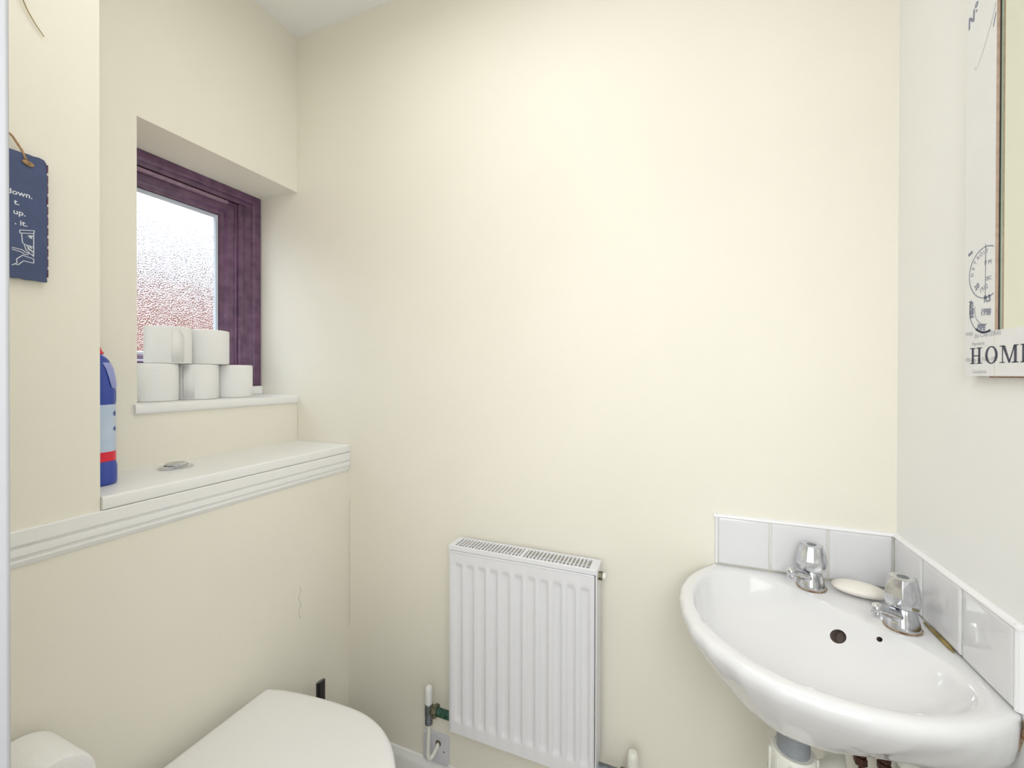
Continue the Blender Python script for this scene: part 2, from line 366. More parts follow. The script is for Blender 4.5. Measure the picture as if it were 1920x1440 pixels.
# ------------------------------------------------------------------ toilet rolls stacked on the sill
def roll(name, loc, label, r=.0535, h=.103, axis=None):
    t = thing(name, loc, label, 'toilet roll', 'white toilet rolls stacked on the window sill')
    n = 48
    def ring(rad, z, wob=0): return [(rad*cos(2*pi*i/n)*(1+wob*sin(3*2*pi*i/n+1)), rad*sin(2*pi*i/n), z) for i in range(n)]
    rings = [ring(.021, .003), ring(r-.004, 0), ring(r-.001, .0015), ring(r, .004), ring(r, h*.5, .004), ring(r, h-.004), ring(r-.001, h-.001), ring(r-.004, h), ring(.022, h-.002), ring(.021, h-.004), ring(.021, h*.5)]
    bm = bmesh.new(); L = [[bm.verts.new(p) for p in r_] for r_ in rings]
    for a, b in zip(L, L[1:]+L[:1]):
        for i in range(n): bm.faces.new((a[i], a[(i+1) % n], b[(i+1) % n], b[i]))
    obj('paper', bm, M['tissue'], t, angle=50)
    # loose tail of the last sheet
    bm = bmesh.new(); A = [radians(250+k*4) for k in range(9)]
    rr = [r+.0003+.0006*max(0, (k-5)/3)**2 for k in range(9)]
    loft([[(q*cos(a), q*sin(a), .004) for a, q in zip(A, rr)], [(q*cos(a), q*sin(a), h-.006-.02*max(0, k-5)/3) for k, (a, q) in enumerate(zip(A, rr))]], False, False, False, bm=bm)
    sh = obj('loose_sheet', bm, M['tissue'], t); so = sh.modifiers.new('s', 'SOLIDIFY'); so.thickness = .0004
    bm = bmesh.new(); L = [[bm.verts.new((q*cos(2*pi*i/24), q*sin(2*pi*i/24), z)) for i in range(24)] for q, z in ((.0208, .004), (.0208, h-.005), (.0198, h-.005), (.0198, .004))]
    for a, b in zip(L, L[1:]+L[:1]):
        for i in range(24): bm.faces.new((a[i], a[(i+1) % 24], b[(i+1) % 24], b[i]))
    obj('cardboard_tube', bm, M['card'], t)
    return t
def copy_tree(o, parent=None):
    c = o.copy(); S.collection.objects.link(c); c.parent = parent
    for ch in [x for x in bpy.data.objects if x.parent == o]: copy_tree(ch, c)
    return c
zs = H-.077
r0 = roll('toilet_roll', (-1.34, .710, zs), 'leftmost white toilet roll of the bottom row of three on the window sill')
spots = [((-1.34, .8215, zs), 'middle white toilet roll of the bottom row of three on the window sill', 40),
         ((-1.34, .931, zs), 'rightmost white toilet roll of the bottom row, nearest the far wall, on the window sill', -20),
         ((-1.338, .744, zs+.1035), 'left white toilet roll of the upper pair on the sill, with a loose sheet', 88),
         ((-1.338, .852, zs+.1035), 'right white toilet roll of the upper pair on the window sill, smooth sided', 150)]
for p, lab, a in spots:
    c = copy_tree(r0); c.location = p; c.rotation_euler = (0, 0, radians(a)); c['label'] = lab
r0.rotation_euler = (0, 0, radians(200))

# ------------------------------------------------------------------ flush button
bx, by = -1.165, .664
fb = thing('flush_button', (bx, by, H-.236), 'round chrome dual flush button set into the white shelf above the toilet', 'flush button')
obj('bezel', lathe([(.036, 0), (.0365, .002), (.034, .0045), (.026, .007), (.0245, .0072), (.024, .004)], n=48), M['chrome'], fb)
bm = bmesh.new(); N = 24
def half(s, r, z0, z1):
    A = [pi*k/N for k in range(N+1)]
    return loft([[(s*(.0012+q*sin(a)) , q*cos(a), zz) for a in A] for q, zz in ((r, z0), (r, z1-.001), (r-.0015, z1))])
obj('flush_button_half', half(1, .0225, .003, .0115), M['chrome'], fb, angle=40)
obj('flush_button_half', half(-1, .0225, .003, .0115), M['chrome'], fb, angle=40)

# ------------------------------------------------------------------ bleach bottle
bo = (-1.150, .4975, H-.236)
bt_ = thing('cleaner_bottle', bo, 'blue cleaner bottle with red cap and pale label at the left end of the shelf', 'bottle')
def oval(a, b, z, n=40, cx=0, pw=2.4):
    return [(cx+a*math.copysign(abs(cos(2*pi*i/n))**(2/pw), cos(2*pi*i/n)), b*math.copysign(abs(sin(2*pi*i/n))**(2/pw), sin(2*pi*i/n)), z) for i in range(n)]
obj('bottle_body', loft([oval(.038, .031, 0), oval(.042, .0345, .003), oval(.0425, .035, .008), oval(.0425, .035, .040), oval(.041, .0335, .046), oval(.040, .0325, .050), oval(.040, .0325, .170), oval(.041, .0335, .176),
     oval(.041, .0335, .196), oval(.040, .0325, .206), oval(.0385, .031, .225), oval(.036, .028, .245), oval(.031, .023, .262), oval(.022, .017, .272), oval(.014, .013, .278)]), M['blue'], bt_, angle=50)
obj('label', loft([oval(.0404, .0329, .0705), oval(.0404, .0329, .1695)], False, False), M['label'], bt_)
obj('red_band', loft([oval(.0406, .0331, .0505), oval(.0406, .0331, .0705)], False, False), M['red'], bt_)
gr = []
for z_, a0 in ((.206, 0), (.208, .004), (.225, .003), (.245, .0016), (.262, 0)): gr.append((z_, a0))
def arc_strip(z, a, b, off, t0, t1, n=10, pw=2.4):
    P = []
    for i in range(n+1):
        t = t0+(t1-t0)*i/n
        P.append(((a+off)*math.copysign(abs(cos(t))**(2/pw), cos(t)), (b+off)*math.copysign(abs(sin(t))**(2/pw), sin(t)), z))
    return P
st = [(.204, .0402, .0327), (.207, .0400, .0325), (.225, .0385, .031), (.245, .036, .028), (.258, .0325, .0245)]
obj('grip_panel', loft([arc_strip(z_, a, b, o_, radians(26-6*k), radians(82)) for k, ((z_, a, b), o_) in enumerate(zip(st, (.0002, .0016, .0018, .0016, .0003)))], False, False, False), M['grip'], bt_)
obj('cap', loft([oval(.0165, .0165, .276), oval(.0165, .0165, .279), oval(.014, .014, .283), oval(.0085, .0095, .298), oval(.007, .008, .304), oval(.005, .006, .306)]), M['red'], bt_)
bm = bmesh.new()
for z_, s_ in ((.150, .012), (.118, .010)):
    for k in range(6):
        t = radians(28+3*k); t2 = radians(31+3*k)
        P = [arc_strip(zz, .0406, .0331, 0, t, t2, 1) for zz in (z_-s_/2*sin(pi*(k+.5)/6), z_+s_/2*sin(pi*(k+.5)/6))]
        loft(P, False, False, False, bm=bm)
tag(obj('label_print', bm, M['ink_blue'], bt_), kind='stuff')

# ------------------------------------------------------------------ slate sign on the pier
so = (XB, .310, H+.155)
sg = thing('slate_sign', so, 'dark blue slate toilet sign with white lettering hanging by jute rope on the left pier', 'sign')
def rough_rect(y0, y1, z0, z1, n=22):
    P = []
    for i in range(n): P.append((y0+(y1-y0)*i/n, z0+random.uniform(-.0008, .0008)))
    for i in range(n): P.append((y1+random.uniform(-.001, .0008), z0+(z1-z0-.006)*i/n))
    P += [(y1-.001, z1-.006), (y1-.004, z1-.001)]
    for i in range(1, n): P.append((y1-.004-(y1-y0-.004)*i/n, z1+random.uniform(-.0008, .0008)))
    P.append((y0, z1-.004))
    return P
YL, YR, ZB_, ZT_ = .235, .3785, H+.156, H+.366
poly = [(y-so[1], z-so[2]) for y, z in rough_rect(YL, YR, ZB_, ZT_)]
obj('slate_plate', prism(poly, 0, .004, .010), M['slate'], sg, bevel=.0008, segs=1, smooth=False)
bm = bmesh.new()
for k in range(11):
    z0 = .01+k*.018
    box(bm, .0048, .0100, YR-so[1]-.0004, YR-so[1]+.0009, z0, z0+.013)
obj('chipped_edge', bm, mat('purple_slate_chips', srgb(110, 62, 84), .6, bump=.4, bscale=200), sg, smooth=False)
XS = .0104
bm = text_bm('down.', .0120, (XS, .3605-so[1], H+.2925-so[2]), (0, 1, 0), (0, 0, 1), align='RIGHT', bold=.0002)
for tx, yy, zz in (('t.', .3455, .2765), ('up.', .3525, .2605), ('. it.', .3545, .2440)):
    text_bm(tx, .0120, (XS, yy-so[1], H+zz-so[2]), (0, 1, 0), (0, 0, 1), align='RIGHT', bold=.0002, bm=bm)
obj('lettering', bm, M['chalk'], sg, smooth=False, recalc=False)
# outline drawing of a toilet and a hand
bm = bmesh.new()
def Q(px, py):      # drawing grid: local units of 1 mm, origin at lower right of the picture
    return (.3625-so[1]-px*.001, H+.172-so[2]+py*.001)
def line(pts, w=.0011, closed=False):
    P = [Q(*p) for p in pts]
    if closed: P.append(P[0])
    for a, b in zip(P, P[1:]): ribbon(bm, [a, b], w, XS)
line([(0, 68), (17, 64), (17, 59), (1, 63)], closed=True)
line([(1, 63), (1, 24)]); line([(15, 59), (14, 44), (12, 42)])
line([(3, 54), (8, 57), (2, 58)], .0022)
line([(12, 42), (1, 40)]); line([(12, 41), (10, 33), (5, 28), (1, 24)])
for a in ((9, 40, 6, 36), (6, 40, 3, 37), (8, 36, 5, 33), (5, 35, 2, 31)): line([(a[0], a[1]), (a[2], a[3])], .0016)
line([(26, 33), (14, 32), (11, 29), (2, 27)]); line([(26, 30), (15, 28), (12, 25), (7, 26)])
line([(1, 20), (1, 13), (13, 14), (19, 6), (22, 6)]); line([(1, 20), (14, 23), (21, 15), (20, 9), (26, 4)])
obj('line_drawing', bm, M['chalk'], sg, smooth=False, recalc=False)
ky, kz = .355-so[1], H+.350-so[2]
obj('hanging_rope', tube([(XS+.003, ky+.002, kz), (XS+.001, ky-.003, kz+.006), (XS-.003, ky-.006, ZT_-so[2]+.004), (.006, ky-.016, ZT_-so[2]+.022), (.004, .270-so[1], ZT_-so[2]+.085),
     (.004, .230-so[1], ZT_-so[2]+.020)], .0017, 8), M['rope'], sg)
b2 = bmesh.new(); bmesh.ops.create_uvsphere(b2, u_segments=14, v_segments=10, radius=1)
bmesh.ops.scale(b2, vec=(.0022, .0075, .0042), verts=b2.verts); bmesh.ops.rotate(b2, matrix=Matrix.Rotation(radians(-18), 3, 'X'), verts=b2.verts); bmesh.ops.translate(b2, vec=(XS+.001, ky, kz), verts=b2.verts)
obj('rope_knot', b2, M['rope'], sg)

# thin curved twig on the pier, top left
P = catmull([(XB+.010, .300, H+.780), (XB+.007, .330, H+.690), (XB+.005, .3515, H+.622), (XB+.004, .364, H+.597), (XB+.003, .3775, H+.580)], 6, False)
tag(obj('curved_twig', tube(P, [.0013*(1-.45*i/(len(P)-1)) for i in range(len(P))], 8), M['twig']), 'thin curved pale brown twig against the left wall above the slate sign', 'twig')

# ------------------------------------------------------------------ toilet
tx, ty = XB+.001, .605
tl = thing('toilet', (tx, ty, 0), 'white back to wall toilet with its lid closed below the shelf', 'toilet')
def dshape(xb, xc, a, b, z, n=30, cy=0, pw=2.0, taper=0):
    """D outline: back edge at xb, widest at xc, tip xc+a, half width b; local coordinates"""
    P = []
    for i in range(n+1):
        t = -pi/2+pi*i/n
        P.append((xc+a*math.copysign(abs(cos(t))**(2/pw), cos(t)), cy+b*math.copysign(abs(sin(t))**(2/pw), sin(t)), z))
    k = 8
    for i in range(1, k): 
        q = i/k; P.append((xc+(xb+.012-xc)*q, cy+b-taper*q*q, z))
    P += [(xb+.003, cy+b-taper-.004, z), (xb, cy+b-taper-.012, z)]
    P += [(xb, cy-b+taper+.012, z), (xb+.003, cy-b+taper+.004, z)]
    for i in range(1, k):
        q = 1-i/k; P.append((xc+(xb+.012-xc)*q, cy-b+taper*q*q, z))
    return P
def dloft(specs, caps=(True, True)): return loft([dshape(*s) for s in specs], *caps)
zl = H-.81
# lid: slightly domed
xb_, xc_, a_, b_, tp = .036, .290, .228, .199, .026
L = []
for ins, dz in ((.000, -.017), (-.001, -.010), (0, -.006), (.004, -.002), (.012, .0), (.04, .001), (.09, .002), (.15, .0025)):
    L.append(dshape(xb_+ins, xc_, a_-ins, b_-ins, zl+dz, taper=tp))
obj('lid', loft(L), M['seat'], tl, angle=60)
L = []
for ins, dz in ((.010, -.038), (.002, -.034), (-.002, -.026), (-.001, -.020), (.006, -.0172)):
    L.append(dshape(xb_+.004+ins, xc_, a_+.001-ins, b_+.001-ins, zl+dz, taper=tp))
obj('seat', loft(L), M['seat'], tl, angle=60)
L = []
for xb2, xc2, a2, b2_, z2 in ((.0, .25, .14, .125, 0), (.0, .25, .14, .125, .05), (0, .25, .15, .128, .16), (0, .25, .185, .150, .27), (0, .27, .215, .178, .34), (0, .282, .228, .192, .375), (0, .284, .230, .194, .392), (.0, .284, .226, .190, .3975)):
    L.append(dshape(xb2, xc2, a2, b2_, z2, taper=.01))
obj('pan', loft(L), M['ceramic'], tl, angle=60)
for s in (-1, 1):
    obj('hinge', lathe([(.011, 0), (.011, .016), (.009, .018)], base=(.030, s*.075, zl-.038), n=20), M['chrome'], tl)

# toilet brush
bp_ = (-.967, .930, 0)
br = thing('toilet_brush', bp_, 'black toilet brush handle with slanted tip standing behind the toilet in the far corner', 'toilet brush')
bm = lathe([(.0125, .10), (.0125, .352)], n=28)
tv = sorted(bm.verts, key=lambda v: -v.co.z)[:28]
for v in tv: v.co.z = .352+(-v.co.x*.2-v.co.y*.0+v.co.x*.9)*.7
obj('handle', bm, M['black'], br, bevel=.002)
obj('holder', lathe([(.042, 0), (.045, .004), (.043, .08), (.030, .12), (.022, .125), (.018, .121)], n=36), M['black'], br)

# toilet roll on wall holder, bottom left
rh = thing('toilet_roll_holder', (XB, .333, H-.647), 'chrome wall post holding the part seen toilet roll at the lower left', 'toilet roll holder')
obj('wall_rose', lathe([(.024, 0), (.024, .004), (.018, .009), (.009, .011)], axis=(1, 0, 0), n=28), M['chrome'], rh)
obj('post', lathe([(.008, .008), (.008, .132), (.0095, .143), (.0095, .148), (.006, .151)], axis=(1, 0, 0), n=20), M['chrome'], rh)
hr = thing('toilet_roll', (-1.000, .333, H-.647), 'white toilet roll lying sideways on the wall holder, lower left beside the door frame', 'toilet roll')
rr, hl = .0535, .118
n_ = 56
def rg(rad, x): return [(x, rad*cos(2*pi*i/n_), rad*sin(2*pi*i/n_)) for i in range(n_)]
bm = bmesh.new(); Lr = [[bm.verts.new(p) for p in q] for q in (rg(.021, .003), rg(rr-.007, 0), rg(rr-.002, .003), rg(rr, .008), rg(rr, hl-.006), rg(rr-.001, hl-.002), rg(rr-.004, hl), rg(.021, hl-.003))]
for a, b in zip(Lr, Lr[1:]+Lr[:1]):
    for i in range(n_): bm.faces.new((a[i], a[(i+1) % n_], b[(i+1) % n_], b[i]))
obj('paper', bm, M['tissue'], hr, angle=50)
bm = bmesh.new(); Lr = [[bm.verts.new(p) for p in q] for q in (rg(.0208, .002), rg(.0208, hl-.002), rg(.0198, hl-.002), rg(.0198, .002))]
for a, b in zip(Lr, Lr[1:]+Lr[:1]):
    for i in range(n_): bm.faces.new((a[i], a[(i+1) % n_], b[(i+1) % n_], b[i]))
obj('cardboard_tube', bm, M['card'], hr)

# ------------------------------------------------------------------ radiator
rx0, rx1, ry0, ry1, rz0, rz1 = -.5935, -.1815, 1.024, 1.088, H-1.003, H-.479
ro = (rx0, D, rz0)
rd = thing('radiator', ro, 'white ribbed panel radiator with slotted top grille mounted low on the far wall', 'radiator')
# pressed front panel
nf = 11; x_in0, x_in1 = rx0+.007, rx1-.007; wf = (x_in1-x_in0-.010)/nf
xs, dx = [x_in0], [0]
for i in range(nf):
    c = x_in0+.006+wf*i
    for q, dd in ((.10, 0), (.17, .002), (.24, .0055), (.30, .0065), (.60, .0065), (.70, .0055), (.80, .001), (.86, -.0008), (.93, -.0008), (.98, 0)):
        xs.append(c+wf*q); dx.append(dd)
xs.append(x_in1); dx.append(0)
zt_, zb_ = rz1-.014, rz0+.002
zz = [(zb_, 0), (zb_+.030, 0), (zb_+.034, .12), (zb_+.040, .6), (zb_+.046, .92), (zb_+.052, 1), (zt_-.052, 1), (zt_-.046, .92), (zt_-.040, .6), (zt_-.034, .12), (zt_-.028, 0), (zt_-.004, 0), (zt_-.001, 0)]
def arch(x, k):   # rounded flute ends
    return 0
rings = [[(x-ro[0], ry0+d*k-ro[1], z_-ro[2]) for x, d in zip(xs, dx)] for z_, k in zz]
bm = loft(rings, False, False, False)
ex = [e_ for e_ in bm.edges if e_.is_boundary]
r_e = bmesh.ops.extrude_edge_only(bm, edges=ex)
for v in [g_ for g_ in r_e['geom'] if isinstance(g_, bmesh.types.BMVert)]: v.co.y = ry0+.012-ro[1]; 
obj('front_panel', bm, M['rad'], rd, angle=40)
# bright folded seam above and beside the panel
bm = bmesh.new()
box(bm, rx0+.006, rx1-.006, ry0-.0012, ry0+.004, rz1-.0190, rz1-.0140, org=ro)
box(bm, rx0+.0055, rx0+.0090, ry0-.0012, ry0+.004, rz0+.001, rz1-.0165, org=ro); box(bm, rx1-.0090, rx1-.0055, ry0-.0012, ry0+.004, rz0+.001, rz1-.0165, org=ro)
obj('panel_seam', bm, M['rad'], rd, bevel=.001)
obj('back_panel', BX(rx0+.004, rx1-.004, ry0+.040, ry0+.050, rz0, rz1-.012, org=ro), M['rad'], rd, bevel=.002)
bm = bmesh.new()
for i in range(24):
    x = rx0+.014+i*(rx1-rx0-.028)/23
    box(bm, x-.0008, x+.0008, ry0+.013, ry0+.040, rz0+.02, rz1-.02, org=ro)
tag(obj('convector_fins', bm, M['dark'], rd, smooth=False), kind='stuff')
for s, x0, x1 in ((0, rx0, rx0+.004), (1, rx1-.004, rx1)):
    obj('side_panel', BX(x0, x1, ry0+.001, ry1, rz0, rz1-.012, org=ro), M['rad'], rd, bevel=.0015)
# top grille: rim and slats
bm = bmesh.new()
box(bm, rx0-.001, rx1+.001, ry0-.0005, ry0+.006, rz1-.013, rz1, org=ro); box(bm, rx0-.001, rx1+.001, ry1-.006, ry1, rz1-.006, rz1, org=ro)
box(bm, rx0-.001, rx0+.014, ry0+.006, ry1-.006, rz1-.010, rz1, org=ro); box(bm, rx1-.020, rx1+.001, ry0+.006, ry1-.006, rz1-.010, rz1, org=ro)
obj('grille_frame', bm, M['rad'], rd, bevel=.001)
gx0, gx1 = rx0+.014, rx1-.020; ns = 38
sl = BX(-.0017, .0017, ry0+.005-ro[1], ry1-.005-ro[1], rz1-.004-ro[2], rz1-.0005-ro[2])
so1 = obj('grille_slat', sl, M['rad'], rd, smooth=False); so1.location.x = gx0+(gx1-gx0)*1/ns-ro[0]
for i in range(2, ns):
    if i == 20:
        c = BX(-.0042, .0042, ry0+.005-ro[1], ry1-.005-ro[1], rz1-.004-ro[2], rz1-.0003-ro[2]); c = obj('grille_bridge', c, M['rad'], rd, smooth=False)
    else:
        c = so1.copy(); S.collection.objects.link(c); c.parent = rd
    c.location.x = gx0+(gx1-gx0)*i/ns-ro[0]
vx, vy, vz = rx1-ro[0], 1.052-ro[1], H-.503-ro[2]
bv = obj('bleed_valve', lathe([(.0105, 0), (.0105, .009), (.009, .010)], base=(vx, vy, vz), axis=(1, 0, 0), n=6), M['brass'], rd)
obj('plug', lathe([(.0085, 0), (.0085, .007), (.006, .009), (.003, .009)], base=(vx+.010, vy, vz), axis=(1, 0, 0), n=20), M['cplas'], bv)
for x in (rx0+.06, rx1-.06):
    obj('wall_bracket', BX(x-.015, x+.015, ry0+.050, D-.0005, rz0+.04, rz1-.06, org=ro), M['rad'], rd, bevel=.001)

def valve(side, X, label, capm, nutm, tailm):
    s = 1 if side == 'L' else -1
    o_ = (X, 1.056, 0)
    t = thing('radiator_valve', o_, label, 'valve', 'radiator valves')
    zc = H-.990
    obj('valve_body', lathe([(.0115, 0), (.0115, .014), (.0105, .015), (.0105, .020), (.0118, .021), (.0118, .058), (.010, .060)], base=(0, 0, zc-.041), n=24), M['vgrey'], t)
    obj('cap', lathe([(.0112, 0), (.0118, .004), (.0112, .040), (.0100, .046), (.0070, .050), (.0035, .051)], base=(0, 0, zc+.019), n=20), capm, t)
    obj('union_nut', lathe([(.0165, .0), (.0185, .002), (.0185, .012), (.0165, .014)], base=(s*.016, 0, zc+.002), axis=(s, 0, 0), n=6, phase=.3), nutm, t)
    obj('lock_nut', lathe([(.012, .0), (.0135, .001), (.0135, .006), (.012, .007)], base=(s*.009, 0, zc+.002), axis=(s, 0, 0), n=20), nutm, t)
    ln = (rx0-X if s > 0 else X-rx1)
    obj('tailpiece', lathe([(.0115, .0), (.0115, ln-.030+.002)], base=(s*.029, 0, zc+.002), axis=(s, 0, 0), n=20), tailm, t)
    return t, zc
vl, zc = valve('L', -.679, 'left radiator valve with tall white cap and green tarnished tailpiece', M['wplas'], M['brass'], M['verdi'])
ox, oy = -.679, 1.056
P = catmull([(0, 0, zc-.040), (0, 0, .20), (-.002, 0, .155), (-.003, .001, .122), (-.001, .006, .109), (.004, .016, .112), (.009, .026, .124), (.013, .040, .139)], 6, False)
obj('feed_pipe', tube(P, .0058, 14), M['cplas'], vl)
vr, zc2 = valve('R', -.098, 'right radiator valve with ivory cap at the lower right of the radiator', M['cplas'], M['brass'], M['vgrey'])
for c in [x for x in bpy.data.objects if x.parent == vr and x.name.startswith('cap')]: c.scale = (1.25, 1.25, 1); 
obj('feed_pipe', tube([(0, 0, zc2-.040), (0, 0, .003)], .0075, 14), M['cplas'], vr)

# outlet plate the pipe goes into
po = (-.677, D, .117)
pp = thing('pipe_outlet_plate', po, 'square white wall plate with two screws that the thin pipe enters above the skirting', 'wall plate')
def rrect(cx, cz_, w, h, r, n=6):
    P = []
    for (sx, sz, a0) in ((1, 1, 0), (-1, 1, 90), (-1, -1, 180), (1, -1, 270)):
        for k in range(n+1):
            a = radians(a0+90*k/n); P.append((cx+sx*(w/2-r)+r*cos(a), cz_+sz*(h/2-r)+r*sin(a)))
    return P
L = [[(x, y, z_) for x, z_ in rrect(0, 0, .087-2*i_, .087-2*i_, .007)] for y, i_ in ((0, 0), (-.0095, 0), (-.0115, .0012), (-.012, .003))]
obj('plate', loft(L), M['plate'], pp, angle=40)
for sx_ in (-.030, .030):
    obj('screw', lathe([(.0026, 0), (.0026, .0006), (.0018, .001)], base=(sx_, -.0118, 0), axis=(0, -1, 0), n=12), M['dark'], pp)
obj('pipe_entry', lathe([(.009, 0), (.0095, .0012), (.0078, .0014), (.0075, .0004)], base=(.011, -.0118, .021), axis=(0, -1, 0), n=24), M['dark'], pp)

# ------------------------------------------------------------------ tiled splashback
zt0, zt1 = H-.4425, H-.3345
ts = thing('tiled_splashback', (XR, D, zt0), 'single row of white glazed tiles round the corner above the basin', 'splashback')
to = (XR, D, zt0)
obj('grout_bed', BX(.084, XR-.004, D-.0052, D-.0003, zt0+.0005, zt1+.001, org=to), M['grout'], ts, smooth=False)
obj('grout_bed', BX(XR-.0052, XR-.0003, .755, D-.005, zt0+.0005, zt1+.001, org=to), M['grout'], ts, smooth=False)
def tile(cx, cy, w_, along):
    h = zt1-zt0; L = []
    for off, ins in ((.0005, .0005), (.0058, .0003), (.0074, .0012), (.0080, .004), (.0082, .008)):
        q = rrect(0, h/2, w_-2*ins, h-2*ins, .0025, 3)
        L.append([((cx+a-to[0]), D-off-to[1], z_) if along == 'x' else (XR-off-to[0], cy+a-to[1], z_) for a, z_ in q])
    return obj('tile', loft(L), M['tile'], ts, angle=50)
for x0, x1 in ((.0895, .1945), (.1975, .3025), (.3055, .4143)): tile((x0+x1)/2, 0, x1-x0, 'x')
for y0, y1 in ((.9855, 1.0912), (.8715, .9825), (.7600, .8685)): tile(0, (y0+y1)/2, y1-y0, 'y')
def qtrim(bm, p0, p1, n1, n2, r=.0085):
    p0, p1, n1, n2 = map(Vector, (p0, p1, n1, n2)); rg_ = []
    for p in (p0, p1):
        rg_.append([p-Vector(to)]+[p+n1*r*cos(a)+n2*(r*.7)*sin(a)-Vector(to) for a in [pi/2*k/6 for k in range(7)]])
    loft(rg_, bm=bm)
bm = bmesh.new()
qtrim(bm, (.080, D-.0002, zt1+.0005), (XR-.0002, D-.0002, zt1+.0005), (0, -1, 0), (0, 0, 1))
obj('edge_trim', bm, M['trim'], ts, angle=50)
bm = bmesh.new(); qtrim(bm, (.0885, D-.0002, zt0-.001), (.0885, D-.0002, zt1+.0065), (0, -1, 0), (-1, 0, 0)); obj('edge_trim', bm, M['trim'], ts, angle=50)
bm = bmesh.new(); qtrim(bm, (XR-.0002, .752, zt1+.0005), (XR-.0002, D-.0002, zt1+.0005), (-1, 0, 0), (0, 0, 1)); obj('edge_trim', bm, M['trim'], ts, angle=50)
bm = bmesh.new(); qtrim(bm, (XR-.0002, .7590, zt0-.001), (XR-.0002, .7590, zt1+.0065), (-1, 0, 0), (0, -1, 0), .0075); obj('edge_trim', bm, M['trim'], ts, angle=50)

# ------------------------------------------------------------------ corner basin
zr = H-.447
bo_ = (XR, D, zr)
bs = thing('corner_basin', bo_, 'white ceramic corner wash basin with two tap holes fixed to both walls under the tiles', 'basin')
C0 = Vector((.225, .225))            # centre in wall offsets (a from right wall, b from far wall)
g_ = .0012
half_pts = [(.030, g_), (.10, g_), (.20, g_), (.30, g_), (.345, g_), (.357, .013), (.370, .030), (.388, .058), (.404, .092), (.416, .135), (.419, .180), (.414, .235), (.400, .290), (.375, .333), (.344, .361)]
outer = [(g_, g_)]+half_pts+[(b, a) for a, b in reversed(half_pts)]
def by_angle(pts, c, N=216, smooth=0):
    """radius as function of angle by ray casting a dense polygon"""
    res = []
    n = len(pts)
    for k in range(N):
        t = 2*pi*k/N; d = Vector((cos(t), sin(t))); best = 0
        for i in range(n):
            p, q = Vector(pts[i])-c, Vector(pts[(i+1) % n])-c; e_ = q-p
            den = d.x*e_.y-d.y*e_.x
            if abs(den) < 1e-12: continue
            s_ = (p.x*e_.y-p.y*e_.x)/den; u__ = (p.x*d.y-p.y*d.x)/den
            if s_ > 0 and -1e-6 <= u__ <= 1+1e-6: best = max(best, s_)
        res.append(best)
    for _ in range(smooth): res = [(res[i-1]+2*res[i]+res[(i+1) % N])/4 for i in range(N)]
    return res
N = 216
RO = by_angle(outer, C0, N, 0)
# keep the wall sides exactly on the walls
innerh = [(.135, .130), (.165, .100), (.200, .064), (.232, .040), (.262, .029), (.295, .027), (.328, .036), (.356, .060), (.378, .100), (.391, .150), (.391, .205), (.378, .262), (.352, .308), (.325, .336)]
inner = innerh+[(b, a) for a, b in reversed(innerh)]
CI = Vector((.252, .252))
RI = by_angle(inner, CI, N, 5)
def W3(p, z): return (-p.x, -p.y, z)
def ringO(k_in, z, sc=1, sh=0):
    L = []
    for k in range(N):
        t = 2*pi*k/N; d = Vector((cos(t), sin(t))); p = C0+d*(RO[k]*sc-k_in)
        b_0 = C0+d*RO[k]
        if b_0.x < g_+.0005: p.x = g_+min(k_in, .0008)
        if b_0.y < g_+.0005: p.y = g_+min(k_in, .0008)
        L.append(Vector((max(p.x, g_), max(p.y, g_))))
    return [W3(p, z) for p in L]
def ringI(sc, z, c=CI, off=0):
    return [W3(c+Vector((cos(2*pi*k/N), sin(2*pi*k/N)))*(RI[k]*sc+off), z) for k in range(N)]
def ringU(sc, z, c=C0, wallk=0):
    """underside ring: shrinks towards c but stays on the walls by weight wallk"""
    L = []
    for k in range(N):
        d = Vector((cos(2*pi*k/N), sin(2*pi*k/N))); p = C0+d*RO[k]; front = 1
        q = c+(p-C0)*sc
        if wallk:
            wx_ = min(1, max(0, (p.x-g_)/.09)); wy_ = min(1, max(0, (p.y-g_)/.09))
            qx, qy = p.x+(q.x-p.x)*wx_**1.5, p.y+(q.y-p.y)*wy_**1.5
            q.x += (qx-q.x)*wallk; q.y += (qy-q.y)*wallk
        wn = 1-min(1, max(0, (min(p.x, p.y)-g_)/.10)); wn = wn*wn*(3-2*wn)*(wallk if max(p.x, p.y) > .15 else 0)
        L.append((Vector((max(q.x, g_), max(q.y, g_))), z*(1+.45*wn)))
    return [W3(p, z_) for p, z_ in L]
cu_ = Vector((.225, .225))
cb = Vector((.240, .262))
cc_ = lambda k: Vector((.225+.015*k, .225+.037*k))
cc_ = lambda k: Vector((.225+.015*k, .225+.037*k))
rings = [ringU(.14, -.1365, cb), ringU(.22, -.1355, cb), ringU(.33, -.130, cc_(1)), ringU(.45, -.118, cc_(.85), .08), ringU(.58, -.101, cc_(.6), .3), ringU(.715, -.080, cc_(.35), .6), ringU(.83, -.0615, cc_(.15), .85),
         ringU(.915, -.0455, cu_, 1), ringU(.968, -.030, cu_, 1), ringO(.0005, -.016), ringO(.0018, -.007), ringO(.006, -.0016), ringO(.011, 0)]
V_ = lambda t: Vector((t, t))
rings += [ringI(1.0, -.0005, off=.005), ringI(1.0, -.003, off=0), ringI(.975, -.011, V_(.254)), ringI(.925, -.025, V_(.258)), ringI(.845, -.042, V_(.263)), ringI(.73, -.059, V_(.267)), ringI(.56, -.076, V_(.270)), ringI(.36, -.088, V_(.268)), ringI(.11, -.093, V_(.262))]
bm = loft(rings)
ba = obj('bowl', bm, [M['ceramic'], M['hole']], bs, angle=75)
